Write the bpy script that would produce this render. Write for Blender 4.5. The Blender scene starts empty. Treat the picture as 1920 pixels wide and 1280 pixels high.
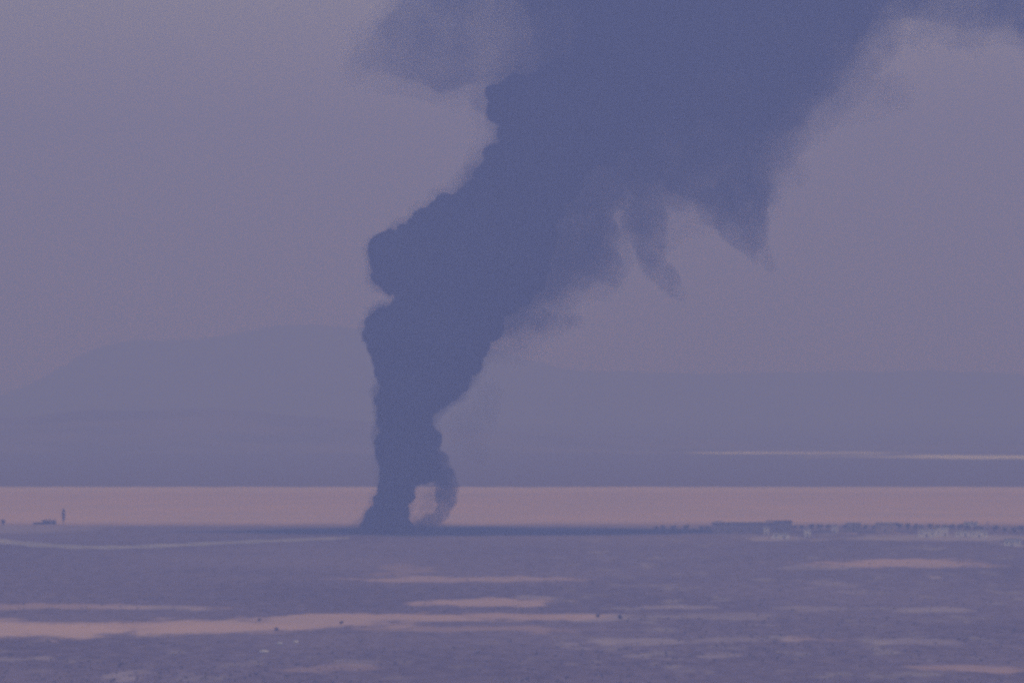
import bpy, bmesh, math, random
import numpy as np
from mathutils import Vector, Matrix, noise as mnoise
R = math.radians
random.seed(7); rng = np.random.default_rng(7)
scene = bpy.context.scene
C = scene.collection

# ------------------------------------------------------------------ camera, sky, sun, exposure
F = 12480.0          # focal length in 1920-wide pixels
H = 89.7             # eye height above the plain (m)
Y0 = 720.0           # picture row of the eye-level horizon
TILT = math.atan((Y0 - 640.0) / F)
cam_d = bpy.data.cameras.new('camera'); cam = bpy.data.objects.new('camera', cam_d); C.objects.link(cam)
cam.location = (0, 0, H); cam.rotation_euler = (R(90) + TILT, 0, 0)
cam_d.sensor_width = 36; cam_d.lens = 36 * F / 1920; cam_d.clip_start = 1.0; cam_d.clip_end = 80000
scene.camera = cam

SUN_EL, SUN_AZ = R(66), R(113)        # azimuth from +Y (the view direction), positive = to the right
sun_dir = Vector((math.sin(SUN_AZ) * math.cos(SUN_EL), math.cos(SUN_AZ) * math.cos(SUN_EL), math.sin(SUN_EL)))
world = bpy.data.worlds.new('World'); scene.world = world; world.use_nodes = True
wn = world.node_tree; wn.nodes.clear()
wo = wn.nodes.new('ShaderNodeOutputWorld'); bg = wn.nodes.new('ShaderNodeBackground'); sky = wn.nodes.new('ShaderNodeTexSky')
sky.sky_type = 'NISHITA'; sky.sun_disc = False; sky.sun_elevation = SUN_EL; sky.sun_rotation = SUN_AZ
sky.air_density = 1.0; sky.dust_density = 0.6; sky.ozone_density = 6.0; sky.altitude = 700
bg.inputs['Strength'].default_value = 0.14
wn.links.new(sky.outputs[0], bg.inputs[0]); wn.links.new(bg.outputs[0], wo.inputs[0])
sl = bpy.data.lights.new('sun', 'SUN'); sl.energy = 1.8; sl.angle = R(0.6); sl.color = (1.0, 0.93, 0.84)
so = bpy.data.objects.new('sun', sl); C.objects.link(so); so.location = (0, 0, 600)
so.rotation_euler = sun_dir.to_track_quat('Z', 'Y').to_euler()
scene.view_settings.view_transform = 'Standard'; scene.view_settings.look = 'None'
scene.view_settings.gamma = 1.0; scene.view_settings.exposure = 0.435; scene.view_settings.use_curve_mapping = False
cy = scene.cycles
cy.use_denoising = False; cy.max_bounces = 6; cy.diffuse_bounces = 2; cy.volume_bounces = 0
cy.transparent_max_bounces = 96; cy.volume_max_steps = 256; cy.volume_step_rate = 1.0
cy.pixel_filter_type = 'BLACKMAN_HARRIS'; cy.filter_width = 3.3

HAZE_DENS = 0.00040; HAZE_COL = (0.33, 0.385, 1.0); HAZE_ABS = (0.655, 0.432, 0.92)

# ------------------------------------------------------------------ helpers
cT, sT = math.cos(TILT), math.sin(TILT)
def ray(px, py):
    a, b = (px - 960) / F, (640 - py) / F
    return np.array([a, cT - b * sT, sT + b * cT])
def on_ground(px, py, z=0.0):
    d = ray(px, py); t = (z - H) / d[2]
    return Vector((d[0] * t, d[1] * t, z))
def at(px, py, dist):
    d = ray(px, py); t = dist / d[1]
    return Vector((d[0] * t, dist, H + d[2] * t))

def tag(o, label=None, cat=None, group=None, kind=None):
    if label: o['label'] = label
    if cat: o['category'] = cat
    if group: o['group'] = group
    if kind: o['kind'] = kind
    return o
def empty(name, loc, rz=0.0):
    o = bpy.data.objects.new(name, None); C.objects.link(o); o.location = loc; o.rotation_euler.z = rz
    o.empty_display_size = 1.0
    return o
def link(name, me, mat, parent=None, loc=None):
    o = bpy.data.objects.new(name, me); C.objects.link(o)
    if mat is not None:
        me.materials.clear(); me.materials.append(mat)
    if parent is not None: o.parent = parent
    if loc is not None: o.location = loc
    return o
def from_bm(name, bm, mat, parent=None, loc=None, smooth=False):
    me = bpy.data.meshes.new(name); bm.to_mesh(me); bm.free()
    if smooth: me.polygons.foreach_set('use_smooth', [True] * len(me.polygons))
    return link(name, me, mat, parent, loc)
def box(bm, x0, x1, y0, y1, z0, z1):
    vs = [bm.verts.new(p) for p in ((x0,y0,z0),(x1,y0,z0),(x1,y1,z0),(x0,y1,z0),(x0,y0,z1),(x1,y0,z1),(x1,y1,z1),(x0,y1,z1))]
    for f in ((3,2,1,0),(4,5,6,7),(0,1,5,4),(1,2,6,5),(2,3,7,6),(3,0,4,7)): bm.faces.new([vs[i] for i in f])
def tube(bm, pts, n=7):
    rings = []
    for k, (p, r) in enumerate(pts):
        rings.append([bm.verts.new((p[0] + r * math.cos(2*math.pi*i/n), p[1] + r * math.sin(2*math.pi*i/n), p[2])) for i in range(n)])
    for a, b in zip(rings, rings[1:]):
        for i in range(n): bm.faces.new((a[i], a[(i+1)%n], b[(i+1)%n], b[i]))
    bm.faces.new(rings[-1]); bm.faces.new(rings[0][::-1])

def mat_base(name):
    m = bpy.data.materials.new(name); m.use_nodes = True; nt = m.node_tree; nt.nodes.clear()
    out = nt.nodes.new('ShaderNodeOutputMaterial')
    return m, nt, out
def N(nt, t, **kw):
    n = nt.nodes.new(t)
    for k, v in kw.items():
        if k.startswith('i_'): n.inputs[k[2:].replace('_', ' ')].default_value = v
        else: setattr(n, k, v)
    return n
def mathn(nt, op, a, b=None, clamp=False):
    n = nt.nodes.new('ShaderNodeMath'); n.operation = op; n.use_clamp = clamp
    for i, v in enumerate((a, b)):
        if v is None: continue
        if isinstance(v, (int, float)): n.inputs[i].default_value = v
        else: nt.links.new(v, n.inputs[i])
    return n.outputs[0]
def mixc(nt, fac, a, b):
    n = nt.nodes.new('ShaderNodeMix'); n.data_type = 'RGBA'
    for s, v in ((n.inputs['Factor'], fac), (n.inputs['A'], a), (n.inputs['B'], b)):
        if isinstance(v, (int, float)): s.default_value = v
        elif isinstance(v, tuple): s.default_value = v if len(v) == 4 else (*v, 1)
        else: nt.links.new(v, s)
    return n.outputs['Result']
def ramp(nt, v, lo, hi, a=0.0, b=1.0, smooth=True):
    n = nt.nodes.new('ShaderNodeMapRange'); n.clamp = True
    if smooth: n.interpolation_type = 'SMOOTHSTEP'
    nt.links.new(v, n.inputs['Value'])
    for k, x in (('From Min', lo), ('From Max', hi), ('To Min', a), ('To Max', b)): n.inputs[k].default_value = x
    return n.outputs['Result']
def noise_tex(nt, vec, scale, detail=3.0, rough=0.55):
    n = nt.nodes.new('ShaderNodeTexNoise'); n.inputs['Scale'].default_value = scale
    n.inputs['Detail'].default_value = detail; n.inputs['Roughness'].default_value = rough
    nt.links.new(vec, n.inputs['Vector']); return n.outputs['Fac']
def scaled(nt, vec, s, loc=(0,0,0)):
    n = nt.nodes.new('ShaderNodeMapping'); n.inputs['Scale'].default_value = s; n.inputs['Location'].default_value = loc
    nt.links.new(vec, n.inputs['Vector']); return n.outputs[0]

def plain_mat(name, c1, c2, scale=0.6, rough=0.9):
    m, nt, out = mat_base(name)
    tc = N(nt, 'ShaderNodeTexCoord')
    f = noise_tex(nt, tc.outputs['Object'], scale, 4.0)
    col = mixc(nt, ramp(nt, f, 0.35, 0.65), c1, c2)
    b = N(nt, 'ShaderNodeBsdfPrincipled'); b.inputs['Roughness'].default_value = rough
    b.inputs['Specular IOR Level'].default_value = 0.2
    nt.links.new(col, b.inputs['Base Color']); nt.links.new(b.outputs[0], out.inputs['Surface'])
    return m

# ------------------------------------------------------------------ the plain
def ellipse_of(px0, px1, py0, py1):
    """ground ellipse (centre, half sizes) that fills this picture rectangle"""
    a = on_ground((px0 + px1) / 2, py1); b = on_ground((px0 + px1) / 2, py0)
    cyy = (a.y + b.y) / 2; cx = (px0 + px1) / 2
    xl = (px0 - 960) / F * cyy; xr = (px1 - 960) / F * cyy
    return ((xl + xr) / 2, cyy, (xr - xl) / 2, (b.y - a.y) / 2)

SCRUB1, SCRUB2 = (0.094, 0.068, 0.098), (0.168, 0.124, 0.165)
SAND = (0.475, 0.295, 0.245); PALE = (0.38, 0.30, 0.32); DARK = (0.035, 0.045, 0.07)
# (px0, px1, py0, py1, kind, strength)
PATCHES = [
    (-900, 520, 1160, 1199, 's', .95), (150, 600, 1158, 1190, 's', .85), (430, 800, 1149, 1178, 's', .8), (560, 960, 1148, 1167, 's', .75), (820, 1120, 1149, 1162, 's', .65), (620, 1120, 1172, 1184, 's', .35),
    (-500, 400, 1131, 1144, 's', .5), (180, 400, 1134, 1144, 'p', .5), (960, 1060, 1114, 1122, 'p', .5),
    (600, 1100, 1079, 1091, 's', .6), (700, 800, 1055, 1082, 's', .25), (770, 1050, 1120, 1137, 's', .75),
    (1040, 1220, 1150, 1164, 'p', .55), (1160, 1340, 1133, 1143, 'p', .5), (1240, 1480, 1146, 1160, 'p', .35),
    (1440, 1620, 1134, 1146, 'p', .35), (1680, 1840, 1136, 1148, 'p', .5), (1510, 1860, 1047, 1064, 's', .75), (1440, 1600, 1056, 1068, 'p', .35),
    (1110, 1270, 1195, 1210, 'p', .5), (1180, 1280, 1222, 1236, 'p', .4), (1290, 1460, 1192, 1206, 'p', .35), (1320, 1400, 1224, 1236, 'p', .45),
    (1450, 1570, 1190, 1204, 's', .4), (1620, 1800, 1196, 1210, 'p', .4), (1700, 1960, 1244, 1260, 's', .5), (1020, 1120, 1204, 1216, 'p', .35),
    (500, 680, 1246, 1260, 's', .3), (560, 720, 1234, 1250, 'p', .3), (200, 290, 1256, 1276, 'p', .5), (40, 80, 1226, 1238, 'p', .4),
    (1520, 1600, 1084, 1102, 'p', .35), (1730, 1760, 1078, 1088, 'p', .6), (1560, 1620, 1104, 1116, 'p', .3),
    (1560, 1990, 1001, 1014, 'p', .75), (1400, 1500, 1003, 1015, 'p', .7), (1590, 1612, 996, 1001, 's', .7), (1645, 1675, 994, 1000, 's', .7), (1500, 1560, 1006, 1016, 'p', .4), (1880, 1920, 1018, 1026, 'p', .6), (1740, 1830, 1046, 1062, 's', .5),
    (-300, 200, 984, 1000, 'p', .4),
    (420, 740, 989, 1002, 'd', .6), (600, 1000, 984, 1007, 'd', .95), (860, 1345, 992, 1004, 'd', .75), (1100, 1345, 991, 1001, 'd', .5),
    (1140, 1760, 842, 851, 'l', .75), (1200, 1560, 844, 850, 'l', .9), (1480, 2600, 852, 861, 'l', .85), (1560, 2600, 838, 845, 'l', .4),
]
def ground_material():
    m, nt, out = mat_base('desert_plain')
    geo = N(nt, 'ShaderNodeNewGeometry'); P = geo.outputs['Position']
    # gentle warp so that every patch has a ragged outline
    n1 = N(nt, 'ShaderNodeTexNoise'); n1.inputs['Scale'].default_value = 1.0; n1.inputs['Detail'].default_value = 5.0
    nt.links.new(scaled(nt, P, (0.045, 0.012, 0.0)), n1.inputs['Vector'])
    sub = N(nt, 'ShaderNodeVectorMath', operation='SUBTRACT'); sub.inputs[1].default_value = (.5, .5, .5)
    nt.links.new(n1.outputs['Color'], sub.inputs[0])
    mul = N(nt, 'ShaderNodeVectorMath', operation='MULTIPLY'); mul.inputs[1].default_value = (60, 90, 0)
    nt.links.new(sub.outputs[0], mul.inputs[0])
    add = N(nt, 'ShaderNodeVectorMath', operation='ADD'); nt.links.new(P, add.inputs[0]); nt.links.new(mul.outputs[0], add.inputs[1])
    W = add.outputs[0]
    sep = N(nt, 'ShaderNodeSeparateXYZ'); nt.links.new(W, sep.inputs[0])
    # scrub tone: broad areas plus fine mottling
    broad = noise_tex(nt, scaled(nt, P, (0.0045, 0.0020, 0)), 1.0, 4.0, .6)
    fine = noise_tex(nt, scaled(nt, P, (0.16, 0.040, 0), (3, 8, 0)), 1.0, 5.0, .72)
    v = mathn(nt, 'ADD', mathn(nt, 'MULTIPLY', broad, .4), mathn(nt, 'MULTIPLY', fine, .6))
    col = mixc(nt, ramp(nt, v, .38, .62), SCRUB1, SCRUB2)
    # bare flecks between the scrub, mostly on the nearer, right-hand ground
    sepP = N(nt, 'ShaderNodeSeparateXYZ'); nt.links.new(P, sepP.inputs[0])
    fl = noise_tex(nt, scaled(nt, P, (0.05, 0.010, 0), (9, 2, 0)), 1.0, 5.0, .7)
    side = mathn(nt, 'MAXIMUM', ramp(nt, sepP.outputs['X'], -30, 60), ramp(nt, sepP.outputs['Y'], 2500, 2200, 0, .8))
    flecks = mathn(nt, 'MULTIPLY', mathn(nt, 'MULTIPLY', ramp(nt, fl, .53, .68), side), .6)
    col = mixc(nt, flecks, col, (0.27, 0.22, 0.22))
    kinds = {}
    torn = ramp(nt, noise_tex(nt, scaled(nt, P, (0.055, 0.016, 0), (1, 5, 0)), 1.0, 6.0, .75), .30, .70, -.42, .42, False)
    far_torn = ramp(nt, noise_tex(nt, scaled(nt, P, (0.008, 0.0030, 0), (2, 5, 0)), 1.0, 5.0, .7), .30, .70, -.4, .5, False)
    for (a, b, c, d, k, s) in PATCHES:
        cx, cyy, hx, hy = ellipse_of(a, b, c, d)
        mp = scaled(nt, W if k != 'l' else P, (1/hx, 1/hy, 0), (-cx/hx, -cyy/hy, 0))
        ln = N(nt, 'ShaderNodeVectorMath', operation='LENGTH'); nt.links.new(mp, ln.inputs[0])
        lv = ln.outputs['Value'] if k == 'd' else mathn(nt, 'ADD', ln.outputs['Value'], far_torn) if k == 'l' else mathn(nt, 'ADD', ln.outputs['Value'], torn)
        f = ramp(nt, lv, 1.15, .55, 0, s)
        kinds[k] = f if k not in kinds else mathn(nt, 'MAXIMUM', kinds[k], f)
    # the broad sand flat behind the fire
    y_near = on_ground(960, 986).y; y_far = on_ground(960, 912.5).y
    band = mathn(nt, 'MULTIPLY', ramp(nt, sep.outputs['Y'], y_near - 60, y_near + 170), ramp(nt, sep.outputs['Y'], y_far + 45, y_far - 40))
    sandt = noise_tex(nt, scaled(nt, P, (0.008, 0.006, 0), (4, 4, 0)), 1.0, 4.0, .6)
    sand = mixc(nt, ramp(nt, sandt, .3, .7), SAND, (SAND[0]*.84, SAND[1]*.92, SAND[2]*1.06))
    far = ramp(nt, sepP.outputs['Y'], y_far, y_far + 30)
    col = mixc(nt, far, col, (0.125, 0.088, 0.10))
    rim = mathn(nt, 'MULTIPLY', ramp(nt, sep.outputs['Y'], y_far - 420, y_far - 120), .35)
    sand_b = mixc(nt, rim, sand, (0.60, 0.44, 0.44))
    col = mixc(nt, band, col, sand_b)
    col = mixc(nt, kinds['l'], col, (0.82, 0.76, 0.74))
    col = mixc(nt, mathn(nt, 'MULTIPLY', kinds['p'], .8), col, PALE)
    col = mixc(nt, kinds['s'], col, sand)
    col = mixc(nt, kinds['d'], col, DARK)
    b = N(nt, 'ShaderNodeBsdfPrincipled'); b.inputs['Roughness'].default_value = 1.0; b.inputs['Specular IOR Level'].default_value = 0.0
    bump = N(nt, 'ShaderNodeBump'); bump.inputs['Strength'].default_value = .35; bump.inputs['Distance'].default_value = 1.0
    nt.links.new(fine, bump.inputs['Height']); nt.links.new(bump.outputs[0], b.inputs['Normal'])
    nt.links.new(col, b.inputs['Base Color']); nt.links.new(b.outputs[0], out.inputs['Surface'])
    return m
def grid_mesh(name, xs, ys, zf):
    X, Y = np.meshgrid(xs, ys); Z = zf(X, Y)
    co = np.stack([X, Y, Z], -1).reshape(-1, 3); nx, ny = len(xs), len(ys)
    i = np.arange(nx * ny).reshape(ny, nx)
    f = np.stack([i[:-1, :-1], i[:-1, 1:], i[1:, 1:], i[1:, :-1]], -1).reshape(-1, 4)
    me = bpy.data.meshes.new(name); me.from_pydata(co.tolist(), [], f.tolist())
    me.polygons.foreach_set('use_smooth', [True] * len(me.polygons)); return me
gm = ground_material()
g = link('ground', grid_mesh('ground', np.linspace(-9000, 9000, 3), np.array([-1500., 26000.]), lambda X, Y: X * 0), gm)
tag(g, 'dark scrub plain with pink sand flat and pale bare streaks', 'ground', kind='structure')

# ------------------------------------------------------------------ hills
def vnoise(x, seed, scale):
    return np.array([mnoise.fractal(Vector((float(v) / scale, seed, 0)), 1.0, 2.0, 4) for v in x])
def hill(name, prof, dist, depth, mat, label, rough=5.0, seed=1.0):
    px = np.array([p[0] for p in prof], float); py = np.array([p[1] for p in prof], float)
    xs = np.linspace((px[0] - 960) / F * dist, (px[-1] - 960) / F * dist, 420)
    pxx = xs / dist * F + 960; top = np.interp(pxx, px, py)
    k = np.hanning(9); k /= k.sum(); top = np.convolve(np.pad(top, 4, 'edge'), k, 'valid')
    hh = H + (Y0 - top) / F * dist
    hh = hh + vnoise(xs, seed, 90.0) * rough
    hh = np.maximum(hh, -6)
    t = np.concatenate([np.linspace(-1, 0, 26), np.linspace(0, 1, 10)[1:]])
    ys = dist + np.where(t < 0, t * depth, t * depth * .6)
    def zf(X, Y):
        tt = np.where(Y < dist, (Y - dist) / depth, (Y - dist) / (depth * .6))
        pr = (1 - np.abs(tt)) ** 1.15
        rid = np.array([[mnoise.ridged_multi_fractal(Vector((float(x) / 420, float(y) / 300, seed)), 1.0, 2.1, 4, .9, 2.0) for x in X[0]] for y in Y[:, 0]])
        z = hh[None, :] * pr
        return np.where(np.abs(tt) < 1e-6, z, z * (0.86 + 0.14 * np.clip(rid, 0, 1.4) / 1.4) * 1.0) - 4 * np.abs(tt)
    o = link(name, grid_mesh(name, xs, ys, zf), mat); tag(o, label, 'hills', kind='structure')
    return o
hm = plain_mat('hill_rock', (0.10, 0.08, 0.09), (0.15, 0.12, 0.12), 0.004, 1.0)
hm2 = plain_mat('hill_scrub', (0.11, 0.075, 0.085), (0.17, 0.12, 0.12), 0.006, 1.0)
hill('mountains', [(-3500, 760), (-1200, 720), (-300, 775), (0, 745), (95, 702), (155, 664), (235, 631), (290, 637), (335, 642), (400, 632), (480, 616), (560, 609), (640, 613), (700, 614), (800, 628), (930, 655), (1040, 688),
      (1130, 697), (1300, 700), (1450, 699), (1600, 695), (1760, 695), (1860, 700), (1960, 706), (2300, 720), (3300, 700), (5500, 730)], 17500, 2300, hm, 'faint far mountain ridge fading into haze', 6, 3.3)
hill('hills', [(-3500, 800), (-900, 790), (0, 781), (90, 776), (180, 767), (280, 772), (370, 764), (450, 769), (560, 779), (700, 792), (900, 806), (1200, 818), (1400, 826), (2300, 832), (5000, 828)],
     9300, 700, hm2, 'low hazy ridge in front of the mountains', 2.5, 8.1)

# ------------------------------------------------------------------ smoke plume
SD = 4000.0; SX = SD / F            # distance and metres per picture pixel there
def poly_balls(poly, n, rmin, seed, flat=1.0, step=6):
    rg = np.random.default_rng(seed)
    P = np.array(poly, float); A, B = P, np.roll(P, -1, 0)
    def inside(q):
        x, y = q[:, 0:1], q[:, 1:2]
        c = ((A[:, 1] > y) != (B[:, 1] > y)) & (x < (B[:, 0] - A[:, 0]) * (y - A[:, 1]) / (B[:, 1] - A[:, 1] + 1e-9) + A[:, 0])
        return c.sum(1) % 2 == 1
    def dist(q):
        d = np.full(len(q), 1e9); AB = B - A; L = (AB ** 2).sum(1) + 1e-9
        for i in range(len(A)):
            t = np.clip(((q - A[i]) @ AB[i]) / L[i], 0, 1)
            d = np.minimum(d, np.hypot(*(q - A[i] - t[:, None] * AB[i]).T))
        return d
    lo, hi = P.min(0), P.max(0)
    gx, gy = np.meshgrid(np.arange(lo[0], hi[0], step), np.arange(lo[1], hi[1], step))
    q = np.stack([gx.ravel(), gy.ravel()], 1).astype(float); q = q[inside(q)]; d = dist(q)
    keep = d > rmin; q, d = q[keep], d[keep]
    pick = rg.choice(len(q), size=min(n, len(q)), replace=False, p=(1 / (d + 14)) / (1 / (d + 14)).sum())
    low = np.where((q[:, 1] > 700) & (rg.random(len(q)) < .45))[0]; pick = np.union1d(pick, low)
    out = []
    for i in pick:
        near = np.hypot(*(q - q[i]).T) < d          # medial ball that covers this point
        Wd = d[near].max() if near.any() else d[i]
        e = max(0.0, Wd - d[i]); h = math.sqrt(max(0.0, Wd * Wd - e * e)) * flat
        r = min(d[i], rg.uniform(.5, 1.0) * d[i] + 4)
        r = d[i]
        span = max(0.0, h - r)
        for s in ((rg.uniform(-1, 1),) if span > r * .4 else (rg.uniform(-.3, .3),)):
            out.append((q[i, 0], q[i, 1], r, s * span))
        if span > r: out.append((q[i, 0], q[i, 1], r, -math.copysign(span * rg.uniform(.7, 1), s)))
    return out
def edge_balls(poly, n, r0, r1, seed, where=None, inset=.4):
    """small puffs straddling the outline, so that it reads as rolling smoke"""
    rg = np.random.default_rng(seed); P = np.array(poly, float); Q = np.roll(P, -1, 0)
    L = np.hypot(*(Q - P).T); out = []
    for _ in range(n):
        i = rg.choice(len(P), p=L / L.sum()); t = rg.random(); c = P[i] + (Q[i] - P[i]) * t
        if c[1] < -300 or c[1] > 995 or (where and not where(*c)): continue
        r = r0 + (r1 - r0) * rg.random() ** 2
        dn = (Q[i] - P[i]) / L[i]; c = c + np.array([-dn[1], dn[0]]) * r * inset
        out.append((c[0] + rg.normal(0, r * .2), c[1] + rg.normal(0, r * .2), r, rg.normal(0, r)))
    return out
ICO = {}
def ico(sub):
    if sub not in ICO:
        bm = bmesh.new(); bmesh.ops.create_icosphere(bm, subdivisions=sub, radius=1.0)
        ICO[sub] = (np.array([v.co for v in bm.verts]), np.array([[v.index for v in f.verts] for f in bm.faces])); bm.free()
    return ICO[sub]
BASE = at(745, 1002, SD); BASE.z = 0
def cloud_mesh(name, balls, voxel, disp, mat, parent):
    """one closed billowy hull grown round a run of puffs"""
    V, Fc, off = [], [], 0
    for (px, py, r, dy) in balls:
        v, f = ico(2 if r < 40 else 3)
        c = np.array(at(px, py, SD)) - np.array(BASE) + np.array([0, dy * SX, 0])
        V.append(v * r * SX + c); Fc.append(f + off); off += len(v)
    me = bpy.data.meshes.new(name + '_puffs'); me.from_pydata(np.concatenate(V).tolist(), [], np.concatenate(Fc).tolist())
    o = bpy.data.objects.new(name, me); C.objects.link(o)
    rm = o.modifiers.new('r', 'REMESH'); rm.mode = 'VOXEL'; rm.voxel_size = voxel; rm.use_smooth_shade = True
    for (sc, st) in disp:
        tx = bpy.data.textures.new(name, 'CLOUDS'); tx.noise_scale = sc; tx.noise_depth = 3; tx.noise_basis = 'ORIGINAL_PERLIN'
        dm = o.modifiers.new('d', 'DISPLACE'); dm.texture = tx; dm.strength = st; dm.mid_level = .5; dm.texture_coords = 'LOCAL'
    dg = bpy.context.evaluated_depsgraph_get(); ev = o.evaluated_get(dg)
    m2 = bpy.data.meshes.new_from_object(ev); m2.name = name
    o.modifiers.clear(); o.data = m2; bpy.data.meshes.remove(me)
    m2.materials.clear(); m2.materials.append(mat); m2.polygons.foreach_set('use_smooth', [True] * len(m2.polygons))
    o.parent = parent
    return o

def soot_core():
    m, nt, out = mat_base('soot_core')
    geo = N(nt, 'ShaderNodeNewGeometry')
    f = noise_tex(nt, geo.outputs['Position'], .03, 4)
    b = N(nt, 'ShaderNodeBsdfDiffuse'); nt.links.new(mixc(nt, ramp(nt, f, .3, .7), (0.012, .016, .034), (0.040, .046, .090)), b.inputs['Color'])
    nt.links.new(b.outputs[0], out.inputs['Surface']); return m
def soot_veil(name, dens, nscale, lo, hi, col=(.02, .06, .24), floor=0.0, step=.12):
    """thin smoke: an uneven volume, with a trace of soot on its skin"""
    m, nt, out = mat_base(name)
    geo = N(nt, 'ShaderNodeNewGeometry'); P = geo.outputs['Position']
    f = noise_tex(nt, P, nscale, 4, .6)
    dn = ramp(nt, f, lo, hi, floor * dens, dens)
    v = N(nt, 'ShaderNodeVolumePrincipled'); v.inputs['Color'].default_value = (*col, 1); v.inputs['Absorption Color'].default_value = (0, 0, 0, 1)
    nt.links.new(dn, v.inputs['Density']); nt.links.new(v.outputs[0], out.inputs['Volume'])
    tr = N(nt, 'ShaderNodeBsdfTransparent'); di = N(nt, 'ShaderNodeBsdfDiffuse'); di.inputs['Color'].default_value = (.04, .04, .05, 1)
    mx = N(nt, 'ShaderNodeMixShader'); nt.links.new(ramp(nt, f, lo, hi, 0, .02), mx.inputs[0])
    nt.links.new(tr.outputs[0], mx.inputs[1]); nt.links.new(di.outputs[0], mx.inputs[2]); nt.links.new(mx.outputs[0], out.inputs['Surface'])
    m.cycles.volume_step_rate = step; m.cycles.volume_sampling = 'MULTIPLE_IMPORTANCE'
    return m

plume = empty('smoke_plume', BASE)
tag(plume, 'tall dark smoke plume rising from the plain and leaning right into the haze', 'smoke plume')
# picture outlines (1920-wide pixels); right and upper sides of the core stay well inside the fringe
CORE = [(678, 1004), (674, 996), (682, 988), (696, 978), (706, 962), (712, 948), (716, 930), (720, 900), (716, 850), (713, 800), (715, 740), (716, 690), (702, 655), (694, 628), (708, 594), (738, 576), (760, 568),
        (726, 543), (703, 510), (704, 470), (722, 448), (770, 427), (808, 390), (840, 372), (880, 366), (908, 320), (942, 268), (945, 232), (918, 202), (922, 172), (965, 152), (1030, 140), (1075, 110), (1100, 70), (1100, 30), (1075, -60), (1100, -190), (1220, -420), (1320, -500), (1500, -540),
        (1760, -520), (1860, -420), (1600, -190), (1420, -90), (1340, -10), (1300, 70), (1265, 140), (1225, 190), (1190, 226), (1180, 262), (1140, 292), (1095, 325), (1060, 370), (1038, 425), (1024, 475),
        (1015, 520), (990, 560), (950, 592), (912, 635), (900, 686), (870, 716), (838, 748), (808, 776), (803, 830), (812, 862), (806, 888), (776, 906), (766, 940), (758, 972), (774, 990), (784, 1004)]
core = cloud_mesh('dense_smoke', poly_balls(CORE, 1300, 5, 3) + edge_balls(CORE, 900, 4, 24, 33) + edge_balls(CORE, 1300, 4, 9, 43, lambda x, y: 600 < y < 965 and x < 850, -.1) + edge_balls(CORE, 600, 5, 14, 44, lambda x, y: x < 930 and 330 < y < 680, .15), 1.2, ((21.0, 8.0), (8.0, 3.5), (2.2, 2.4)), soot_core(), plume)
FRINGE = [(650, 1004), (654, 986), (672, 970), (690, 962), (704, 935), (709, 900), (701, 840), (699, 790), (701, 720), (702, 690), (686, 640), (684, 610), (700, 580), (740, 562), (700, 535), (688, 505), (688, 462), (707, 440), (762, 412), (812, 360), (862, 346),
        (890, 300), (925, 250), (905, 215), (890, 185), (900, 150), (950, 130), (990, 100), (1000, 60), (970, 0), (940, -90), (960, -200), (1110, -420), (1260, -540), (1480, -590),
        (1800, -570), (2000, -450), (1900, -200), (1800, -120), (1705, -50), (1650, 20), (1605, 90), (1565, 170), (1510, 222), (1462, 262), (1444, 320), (1430, 380), (1370, 400), (1310, 380), (1262, 362), (1250, 410), (1230, 450), (1205, 440), (1185, 410), (1160, 385), (1140, 440),
        (1140, 495), (1105, 525), (1070, 545), (1045, 585), (990, 610), (940, 636), (930, 668), (908, 706), (866, 748), (826, 776), (814, 800), (824, 850), (834, 880), (805, 900), (784, 905), (778, 940), (772, 975), (795, 990), (800, 1004)]
fb = poly_balls(FRINGE, 1300, 6, 5, .55)
cloud_mesh('smoke_fringe', fb + edge_balls(FRINGE, 800, 4, 22, 35), 1.6, ((14.0, 4.0), (3.2, 3.0)), soot_veil('smoke_fringe_air', .036, .034, .40, .62, floor=.05), plume)
def swell(x, y): return min(1.0, max(0.0, (x - 880 + max(0, 200 - y) * .6) / 240))
def swollen(k, far):
    return [(x, y, r + 1 + k * swell(x, y), dy) for (x, y, r, dy) in fb[::2]] + edge_balls(FRINGE, 240, 10, 20 + k, 37 + far, lambda x, y: swell(x, y) > .3, -.1)
cloud_mesh('smoke_fringe', swollen(12, 0), 2.2, ((24.0, 13.0), (6.0, 5.0)), soot_veil('outer_fringe_air', .018, .050, .38, .68, floor=.05, step=.16), plume)
cloud_mesh('smoke_fringe', swollen(44, 1), 2.6, ((28.0, 18.0), (9.0, 7.0)), soot_veil('thin_fringe_air', .010, .030, .36, .70, floor=.03, step=.2), plume)
def curl(name, pts, seed, mat, flat=1.0, voxel=1.2, disp=((6, 2.2), (2.5, 1.2)), n=60):
    rg = np.random.default_rng(seed); balls = []
    for (a, b) in zip(pts, pts[1:]):
        for t in np.linspace(0, 1, max(3, n // len(pts)), endpoint=False):
            r = a[2] + (b[2] - a[2]) * t
            balls.append((a[0] + (b[0]-a[0])*t + rg.normal(0, r*.22), a[1] + (b[1]-a[1])*t + rg.normal(0, r*.22), r * rg.uniform(.7, 1.1), rg.normal(0, r * .35 * flat)))
    return cloud_mesh(name, balls, voxel, disp, mat, plume)
curl_m = soot_veil('smoke_curl_air', .048, .075, .32, .66, floor=.06, step=.3)
curl('smoke_curl', [(1202, 395, 46), (1214, 450, 32), (1228, 498, 25), (1254, 528, 21), (1282, 558, 10)], 11, curl_m)
curl('smoke_curl', [(1370, 372, 58), (1396, 425, 38), (1416, 462, 24), (1450, 506, 9)], 12, curl_m)
curl('smoke_curl', [(1110, 470, 40), (1140, 505, 24), (1150, 520, 14)], 13, curl_m)
curl('smoke_curl', [(1010, 600, 22), (1050, 606, 10), (1076, 602, 15), (1092, 606, 7)], 14, curl_m)
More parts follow.
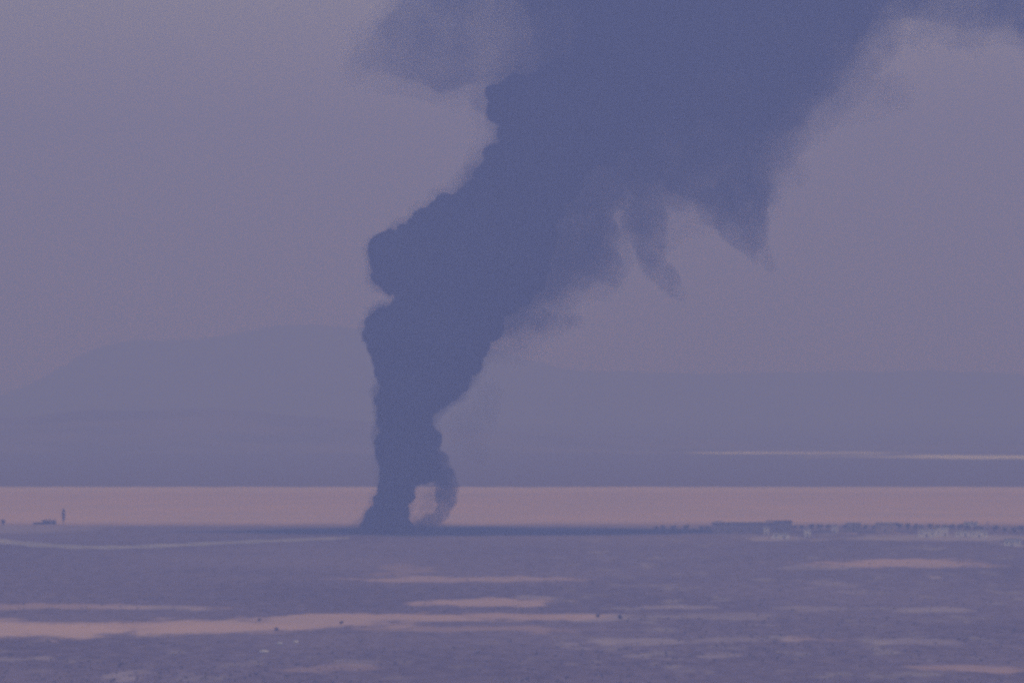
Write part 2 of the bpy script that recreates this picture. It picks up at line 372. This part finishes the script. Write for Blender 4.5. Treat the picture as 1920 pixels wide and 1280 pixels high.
curl('smoke_curl', [(796, 988, 15), (820, 972, 14), (834, 940, 17), (838, 905, 20), (826, 878, 24), (808, 850, 18)], 15, soot_veil('fire_curl_air', .15, .09, .30, .60, floor=.2, step=.3), voxel=1.0, disp=((4, 2.0), (1.8, 1.0)))
curl('smoke_curl', [(780, 992, 12), (800, 985, 12), (820, 982, 9), (835, 990, 5)], 16, curl_m, voxel=1.0)
WISP = [(640, 120), (665, 75), (710, 40), (760, -30), (860, -120), (1000, -160), (1040, 0), (1020, 80), (980, 120), (930, 145), (880, 175), (820, 180), (770, 160), (720, 148), (680, 140)]
def wisp(poly, n, seed, dens, nm, scale):
    bl = poly_balls(poly, n, 12, seed, .8)
    cloud_mesh('smoke_wisp', [(x, y, r * .68, dy) for (x, y, r, dy) in bl], 2.4, ((22, 9.0), (8, 5.0)), soot_veil(nm + '_inner_air', dens, scale, .34, .66, floor=.12, step=.35), plume)
    cloud_mesh('smoke_wisp', [(x, y, r * .9 + 6, dy) for (x, y, r, dy) in bl] + edge_balls(poly, 70, 12, 34, seed, None, .8), 2.8, ((24, 12.0), (9, 6.0)), soot_veil(nm + '_outer_air', dens * .4, scale * .8, .36, .66, floor=.05, step=.35), plume)
    cloud_mesh('smoke_wisp', [(x, y, r + 26, dy) for (x, y, r, dy) in bl[::2]], 3.2, ((28, 16.0), (10, 7.0)), soot_veil(nm + '_faint_air', dens * .2, scale * .7, .34, .68, floor=.03, step=.4), plume)
wisp(WISP, 320, 21, .024, 'wisp', .028)
BAND = [(1560, -80), (1600, 30), (1680, 45), (1760, 48), (1810, 68), (1900, 64), (1980, 100), (2100, 90), (2150, 30), (2100, -70)]
wisp(BAND, 300, 22, .045, 'band', .030)
rag = soot_veil('ragged_edge_air', .016, .045, .34, .66, floor=.08, step=.4)
for i, pts in enumerate([[(1480, 190, 60), (1560, 150, 50), (1620, 120, 30), (1680, 90, 16)], [(1430, 280, 50), (1478, 270, 30), (1500, 240, 22)], [(1560, 60, 60), (1640, 20, 50), (1710, -20, 40)],
        [(1400, 340, 46), (1440, 350, 26), (1452, 380, 16)], [(1280, 350, 40), (1300, 385, 26), (1330, 410, 14)], [(1130, 440, 34), (1165, 480, 22), (1160, 530, 14)], [(980, 600, 26), (960, 640, 18), (925, 670, 14)]]):
    curl('smoke_wisp', pts, 70 + i, rag, voxel=1.8, disp=((10, 6.0), (4, 3.5)))
VEIL = [(1490, 250), (1560, 190), (1620, 150), (1690, 130), (1730, 170), (1700, 215), (1620, 235), (1540, 250)]
cloud_mesh('smoke_wisp', poly_balls(VEIL, 120, 10, 23, .8), 2.0, ((16, 6.0), (6, 3.0)), soot_veil('smoke_veil_air', .012, .03, .30, .66, step=.5), plume)
VEIL2 = [(830, 790), (870, 745), (930, 700), (950, 740), (925, 820), (915, 880), (880, 860), (850, 850)]
cloud_mesh('smoke_veil', poly_balls(VEIL2, 120, 8, 24, .8), 1.6, ((10, 5.0), (4, 2.0)), soot_veil('thin_veil_air', .008, .05, .30, .66, step=.5), plume)
curl('smoke_curl', [(782, 986, 12), (800, 962, 12), (806, 935, 14), (800, 905, 14)], 19, soot_veil('gap_air', .030, .12, .34, .62, floor=.05, step=.5), voxel=1.0, disp=((4, 2.4), (1.8, 1.2)))
# pale vapour between the column and its curl
PUFF = [(776, 975), (780, 925), (800, 905), (822, 915), (828, 940), (818, 968), (800, 980)]
cloud_mesh('pale_vapour', poly_balls(PUFF, 90, 6, 25, .8), 1.0, ((5, 2.0), (2, 1.0)), soot_veil('pale_vapour_air', .018, .10, .30, .62, col=(.9, .88, .85), floor=.2, step=.5), plume)

# ------------------------------------------------------------------ small things on the plain
M_ADOBE = plain_mat('pale_plaster', (0.72, 0.64, 0.64), (0.82, 0.74, 0.74), .5)
M_MUD = plain_mat('mud_brick', (0.44, 0.32, 0.31), (0.54, 0.40, 0.38), .5)
M_DARKW = plain_mat('dark_plaster', (0.20, 0.16, 0.21), (0.29, 0.23, 0.28), .5)
M_ROOF = plain_mat('roof_screed', (0.30, 0.26, 0.24), (0.40, 0.35, 0.33), .4)
M_HOLE = plain_mat('door_paint', (0.14, 0.12, 0.13), (0.20, 0.17, 0.18), 1.0)
M_LEAF = plain_mat('dusty_leaves', (0.06, 0.060, 0.055), (0.11, 0.10, 0.085), .9)
M_DARKLEAF = plain_mat('dark_leaves', (0.020, 0.018, 0.022), (0.040, 0.034, 0.038), .9)  # darker leaf colour of the trees at the left edge
M_BARK = plain_mat('bark', (0.06, 0.045, 0.035), (0.10, 0.08, 0.06), 2.0)
M_ROCK = plain_mat('pale_rock', (0.36, 0.32, 0.34), (0.48, 0.43, 0.44), 1.2)
M_RUST = plain_mat('old_metal', (0.03, 0.03, 0.036), (0.055, 0.05, 0.05), 1.0)

def house(px, py, wpx, hpx, mat, label, windows=2, door=True, dx=None, rz=0.0, group='small houses of the hamlet'):
    p = on_ground(px, py - 4); s = p.y / F; w, h = wpx * s * 1.2, hpx * s * 1.3; d = dx or max(4.0, min(w * .8, 9.0))
    o = empty('house', p, rz); tag(o, label, 'house', group)
    t = .25
    bm = bmesh.new(); box(bm, -w/2, w/2, 0, d, -.1, h); from_bm('wall', bm, mat, o)
    bm = bmesh.new(); box(bm, -w/2 - .2, w/2 + .2, -.2, d + .2, h + .003, h + .2); 
    for (a, b, c, e) in ((-w/2-.2, w/2+.2, -.2, .1), (-w/2-.2, w/2+.2, d-.1, d+.2), (-w/2-.2, -w/2+.1, .103, d-.103), (w/2-.1, w/2+.2, .103, d-.103)):
        box(bm, a, b, c, e, h + .203, h + .5)
    from_bm('roof', bm, M_ROOF if mat is not M_DARKW else M_DARKW, o)
    slots = windows + (1 if door else 0)
    for k in range(slots):
        x = -w/2 + w * (k + .5) / slots
        bm = bmesh.new()
        if door and k == slots // 2: box(bm, x - .45, x + .45, -.06, .02, 0.0, min(2.0, h*.75)); from_bm('door', bm, M_HOLE, o)
        else: box(bm, x - .5, x + .5, -.05, .02, h * .42, min(h * .42 + 1.0, h * .8)); from_bm('window', bm, M_HOLE, o)
    return o

def leaf_crown(rad, hgt, z0, n, seed, spindle=False, leaf=.35):
    rg = random.Random(seed); bm = bmesh.new()
    lobes = [(rg.uniform(-.5, .5) * rad, rg.uniform(-.5, .5) * rad, z0 + hgt * rg.uniform(.25, .8), rg.uniform(.35, .6)) for _ in range(7)]
    for i in range(n):
        if spindle:
            t = rg.random(); r = rad * math.sin(math.pi * min(1, t * .92 + .06)) ** .7 * math.sqrt(rg.random()); a = rg.uniform(0, 6.283)
            c = Vector((r * math.cos(a), r * math.sin(a), z0 + t * hgt))
        else:
            lx, ly, lz, lr = rg.choice(lobes)
            v = Vector((rg.gauss(0, 1), rg.gauss(0, 1), rg.gauss(0, 1))).normalized() * rg.random() ** .4
            c = Vector((lx + v.x * lr * rad, ly + v.y * lr * rad, lz + v.z * lr * hgt * .6))
        q = Vector((rg.gauss(0, 1), rg.gauss(0, 1), rg.gauss(0, 1))).normalized(); u = q.orthogonal().normalized(); w = q.cross(u)
        s = leaf * rg.uniform(.6, 1.3)
        bm.faces.new([bm.verts.new(c + u * s), bm.verts.new(c + w * s * .6), bm.verts.new(c - u * s), bm.verts.new(c - w * s * .6)])
    return bm
def tree(name, px, py, h, rad, label, cat='tree', group=None, seed=0, spindle=False, trunk=.3, mat=None, n=260):
    p = on_ground(px, py); o = empty(name, p); tag(o, label, cat, group)
    th = h * trunk; bm = bmesh.new()
    tube(bm, [((0, 0, -.1), .16 + h*.012), ((.05, 0, th), .12), ((.12, .05, h * .75), .04)])
    for k in range(4):
        a = k * 1.6 + seed; l = rad * .6
        tube(bm, [((0.03, 0, th * .8), .07), ((math.cos(a) * l * .5, math.sin(a) * l * .5, th + (h - th) * .25), .05), ((math.cos(a) * l, math.sin(a) * l, th + (h - th) * .5), .02)], 5)
    from_bm('trunk', bm, M_BARK, o)
    from_bm('crown', leaf_crown(rad, h - th, th, n, seed, spindle, leaf=.22 + .05 * rad), mat or M_LEAF, o)
    return o

# left edge: slim tree, low shed, small tree
tree('slim_tree', 119, 983, 10.4, 1.15, 'slim dark spindle-shaped tree standing alone beside the low shed', seed=5, spindle=True, trunk=.2, n=900, mat=M_DARKLEAF)
tree('shrub_tree', 6, 986, 4.6, 1.7, 'small dark tree at the left edge of the sand flat', seed=6, trunk=.15, n=420, mat=M_DARKLEAF)
p = on_ground(92, 983); sh = empty('shed', p); tag(sh, 'low dark shed with a sloping roof and a long low wing on the sand', 'shed')
bm = bmesh.new(); box(bm, -4.2, 4.2, 0, 5, -.1, 2.6); from_bm('wall', bm, M_RUST, sh)
bm = bmesh.new()
v = [bm.verts.new(q) for q in ((-5.6, -.3, 2.6), (4.5, -.3, 3.7), (4.5, 5.3, 3.7), (-5.6, 5.3, 2.6), (-5.6, -.3, 2.8), (4.5, -.3, 3.95), (4.5, 5.3, 3.95), (-5.6, 5.3, 2.8))]
for f in ((3,2,1,0),(4,5,6,7),(0,1,5,4),(1,2,6,5),(2,3,7,6),(3,0,4,7)): bm.faces.new([v[i] for i in f])
from_bm('roof', bm, M_RUST, sh)
bm = bmesh.new(); box(bm, -10.5, -4.21, .6, 4.2, -.1, 1.4); from_bm('wing', bm, M_RUST, sh)
bm = bmesh.new(); box(bm, .8, 2.2, -.06, .02, 0, 2.0); from_bm('door', bm, M_HOLE, sh)

# long dark building at the head of the hamlet, and its neighbours
def long_block():
    p = on_ground(1393, 1000); s = p.y / F; w = 114 * s; h = 21 * s
    o = empty('long_building', p); tag(o, 'long low dark building with a flat roof at the left end of the hamlet', 'building')
    bm = bmesh.new(); box(bm, -w/2, w/2, 0, 11, -.1, h); from_bm('wall', bm, M_DARKW, o)
    bm = bmesh.new(); box(bm, -w/2 - .3, w/2 + .3, -.3, 11.3, h + .003, h + .35)
    box(bm, -w/2 + 2, -w/2 + 6, 3, 7, h + .353, h + 1.2); from_bm('roof', bm, M_MUD, o)
    for k in range(9):
        x = -w/2 + w * (k + .5) / 9; bm = bmesh.new()
        if k in (2, 6): box(bm, x - .8, x + .8, -.06, .02, 0, 2.6); from_bm('door', bm, M_HOLE, o)
        else: box(bm, x - .7, x + .7, -.05, .02, 1.8, 3.1); from_bm('window', bm, M_HOLE, o)
long_block()
house(1461, 1003, 40, 17, M_DARKW, 'dark square house touching the right end of the long building', 2)
HS = [
    (1437, 1006, 9, 11, 'a', 'narrow pale hut in front of the long dark building', 0),
    (1463, 1014, 26, 8, 'a', 'low pale hut in front of the dark square house', 1),
    (1514, 1010, 10, 11, 'a', 'small pale hut just right of the dark square house', 0),
    (1565, 1003, 9, 11, 'a', 'bright white hut, narrow as a box, left of the two rosy houses', 0),
    (1601, 1001, 22, 12, 'm', 'rosy flat roofed house, left one of the two side by side', 2),
    (1660, 1002, 30, 13, 'm', 'rosy house with one corner in dark scrub, right one of the two side by side', 2),
    (1738, 1011, 28, 11, 'a', 'pale house with two windows at the left end of the white row', 2),
    (1766, 1009, 20, 12, 'a', 'taller pale house in the middle of the white row', 1),
    (1804, 1010, 22, 9, 'a', 'low pale house at the right of the white row', 1),
    (1836, 1012, 26, 10, 'a', 'wide pale house beyond the white row', 2),
    (1820, 991, 22, 6, 'a', 'pale rooftop hut standing on the sand edge behind the row', 1),
    (1898, 1027, 26, 9, 'a', 'lone pale house below the hamlet at the right edge', 2),
    (1460, 987, 18, 4.5, 'a', 'tiny pale hut on the sand behind the dark square house', 0),
]
for i, (px, py, w, h, k, lab, nw) in enumerate(HS):
    house(px, py, w, h, M_ADOBE if k == 'a' else M_MUD, lab, nw, True, rz=R(random.uniform(-6, 6)))
# a post at the far edge of the hamlet
p = on_ground(1852, 992); po = empty('utility_pole', p); tag(po, 'thin dark pole with a crossarm behind the hamlet', 'pole')
bm = bmesh.new(); tube(bm, [((0, 0, -.1), .22), ((0, 0, 5.2), .14)], 8); from_bm('shaft', bm, M_BARK, po)
bm = bmesh.new(); box(bm, -.9, .9, -.35, -.18, 4.5, 4.7); from_bm('crossarm', bm, M_BARK, po)

# trees and bushes along the edge of the sand: one kind of tree grown a few times, then copied with its parts
protos = []
ORD = ['first', 'second', 'third', 'fourth', 'fifth', 'sixth', 'seventh', 'eighth', 'ninth', 'tenth', 'eleventh', 'twelfth']
cnt = {}
EDGE = [(1232, 997), (1244, 996), (1262, 997), (1286, 996), (1302, 997), (1316, 996), (1328, 997), (1490, 994), (1504, 993), (1521, 993), (1537, 994), (1552, 993), (1583, 992), (1622, 993), (1640, 994),
        (1686, 993), (1702, 993), (1716, 994), (1728, 993), (1744, 993), (1757, 995), (1771, 994), (1784, 994), (1800, 995), (1815, 996), (1829, 997), (1840, 996), (1866, 998), (1884, 998), (1901, 999), (1915, 999)]
WHERE = {0: 'left of the long dark building', 1: 'right of the dark square house', 2: 'beside the rosy houses', 3: 'behind the white row', 4: 'at the right edge of the hamlet'}
for i, (px, py) in enumerate(EDGE):
    q = on_ground(px, py); z = 0 if px < 1340 else 1 if px < 1570 else 2 if px < 1700 else 3 if px < 1845 else 4
    cnt[z] = cnt.get(z, -1) + 1; lab = ORD[cnt[z]] + ' dark bushy tree, counted from the left, ' + WHERE[z]; grp = 'bushy trees ' + WHERE[z]
    if i < 4:
        o = tree('bushy_tree', px, py, 3.6 + .3 * i, 2.4, lab, group=grp, seed=20 + i, trunk=.2, n=230); protos.append(o); continue
    src = protos[i % 4]; o = src.copy(); C.objects.link(o); o.location = q; o.rotation_euler.z = random.uniform(0, 6.28)
    k = random.uniform(.7, 1.15) * (.8 if px < 1340 else 1); o.scale = (k * random.uniform(1, 1.4), k, k); tag(o, lab, 'tree', grp)
    for ch in src.children:
        c = ch.copy(); C.objects.link(c); c.parent = o
# pale boulders in the near scrub
def rock(px, py, w, h, label, seed):
    q = on_ground(px, py); bm = bmesh.new(); bmesh.ops.create_icosphere(bm, subdivisions=3, radius=1.0)
    for vv in bm.verts:
        k = 1 + .35 * mnoise.noise(vv.co * 1.3 + Vector((seed, 0, 0))) + .12 * mnoise.noise(vv.co * 4 + Vector((0, seed, 0)))
        vv.co = Vector((vv.co.x * w / 2 * k, vv.co.y * w * .4 * k, vv.co.z * h * .6 * k + h * .3))
    o = from_bm('boulder', bm, M_ROCK, None, q); tag(o, label, 'boulder', 'pale boulders in the near scrub'); return o
rock(494, 1222, 3.4, .8, 'wide low pale boulder, lowest of the pale boulders', 1)
rock(524, 1208, 1.9, 1.2, 'small roundish pale boulder up and right of the wide low one', 2)
rock(554, 1204, 2.4, .8, 'flat pale boulder furthest right of the three', 3)
# dark bushes beside the sand strips
for i, (px, py, h, r, lab) in enumerate([(519, 1181, 1.1, .9, 'dark bush at the lower edge of the long sand strip, left one'),
        (640, 1170, 1.4, 1.0, 'dark bush at the lower edge of the long sand strip, right one'),
        (1121, 1158, 1.5, .9, 'dark bush where the sand strip ends, left one of the pair'),
        (1163, 1161, 1.8, 1.0, 'dark bush on the pale patch, right one of the pair'),
        (487, 1164, 1.0, .8, 'faint bush at the upper edge of the long sand strip')]):
    tree('bush', px, py, h, r, lab, 'bush', 'lone bushes by the sand strips', seed=60 + i, trunk=.12, n=160)

# dirt track curving below the sand flat on the left
TR = [(-120, 1006), (0, 1014), (60, 1020), (140, 1025), (220, 1026), (320, 1022), (420, 1017), (520, 1013), (600, 1010), (655, 1008)]
bm = bmesh.new(); rows = []
for i in range(91):
    t = i / 90 * (len(TR) - 1); k = min(int(t), len(TR) - 2); u = t - k
    px = TR[k][0] + (TR[k+1][0] - TR[k][0]) * u; py = TR[k][1] + (TR[k+1][1] - TR[k][1]) * u
    w = (4.5 + 1.0 * math.sin(i * .7) + random.uniform(-.5, .5)) * (1 - .55 * i / 90)
    a = on_ground(px, py - w); b = on_ground(px, py + w); a.z = b.z = .03
    rows.append((bm.verts.new(a), bm.verts.new(b)))
for a, b in zip(rows, rows[1:]): bm.faces.new((a[1], b[1], b[0], a[0]))
tr = from_bm('track', bm, plain_mat('track_dust', (0.17, 0.145, 0.16), (0.30, 0.25, 0.25), .05)); tag(tr, 'pale dirt track curving below the sand flat', 'track', kind='structure')

# low scrub over the near plain: beyond counting
bm = bmesh.new(); rg = random.Random(4)
for i in range(5000):
    py = 1012 + 300 * rg.random() ** .8; px = rg.uniform(-60, 1980)
    if 1148 < py < 1200 and px < 1150: continue
    q = on_ground(px, py)
    if mnoise.noise(Vector((q.x * .02, q.y * .006, 0))) < rg.uniform(-.5, .35): continue
    s = rg.uniform(.15, .5)
    for k in range(3):
        a = rg.uniform(0, 6.28); c = Vector((q.x + rg.uniform(-.3, .3), q.y + rg.uniform(-.3, .3), 0)); u = Vector((math.cos(a), math.sin(a), 0)) * s
        bm.faces.new([bm.verts.new(c - u * .5), bm.verts.new(c + u * .5), bm.verts.new(c + u * .9 + Vector((0, 0, s * .8))), bm.verts.new(c + Vector((0, 0, s * 1.2))), bm.verts.new(c - u * .9 + Vector((0, 0, s * .7)))])
sc = from_bm('scrub', bm, plain_mat('scrub_leaves', (0.12, 0.095, 0.12), (0.17, 0.135, 0.165), .02)); tag(sc, 'low dark scrub tufts over the near plain', 'scrub', kind='stuff')

# ------------------------------------------------------------------ haze
bm = bmesh.new(); box(bm, -12000, 12000, -1600, 21500, -9.0, 940)
m, nt, out = mat_base('haze_air')
v = N(nt, 'ShaderNodeVolumePrincipled'); v.inputs['Color'].default_value = (*HAZE_COL, 1); v.inputs['Absorption Color'].default_value = (*HAZE_ABS, 1)
v.inputs['Density'].default_value = HAZE_DENS; v.inputs['Anisotropy'].default_value = 0.0
nt.links.new(v.outputs[0], out.inputs['Volume'])
m.cycles.homogeneous_volume = True
hz = from_bm('haze', bm, m); tag(hz, 'pale violet haze filling the air over the plain', 'haze', kind='stuff')
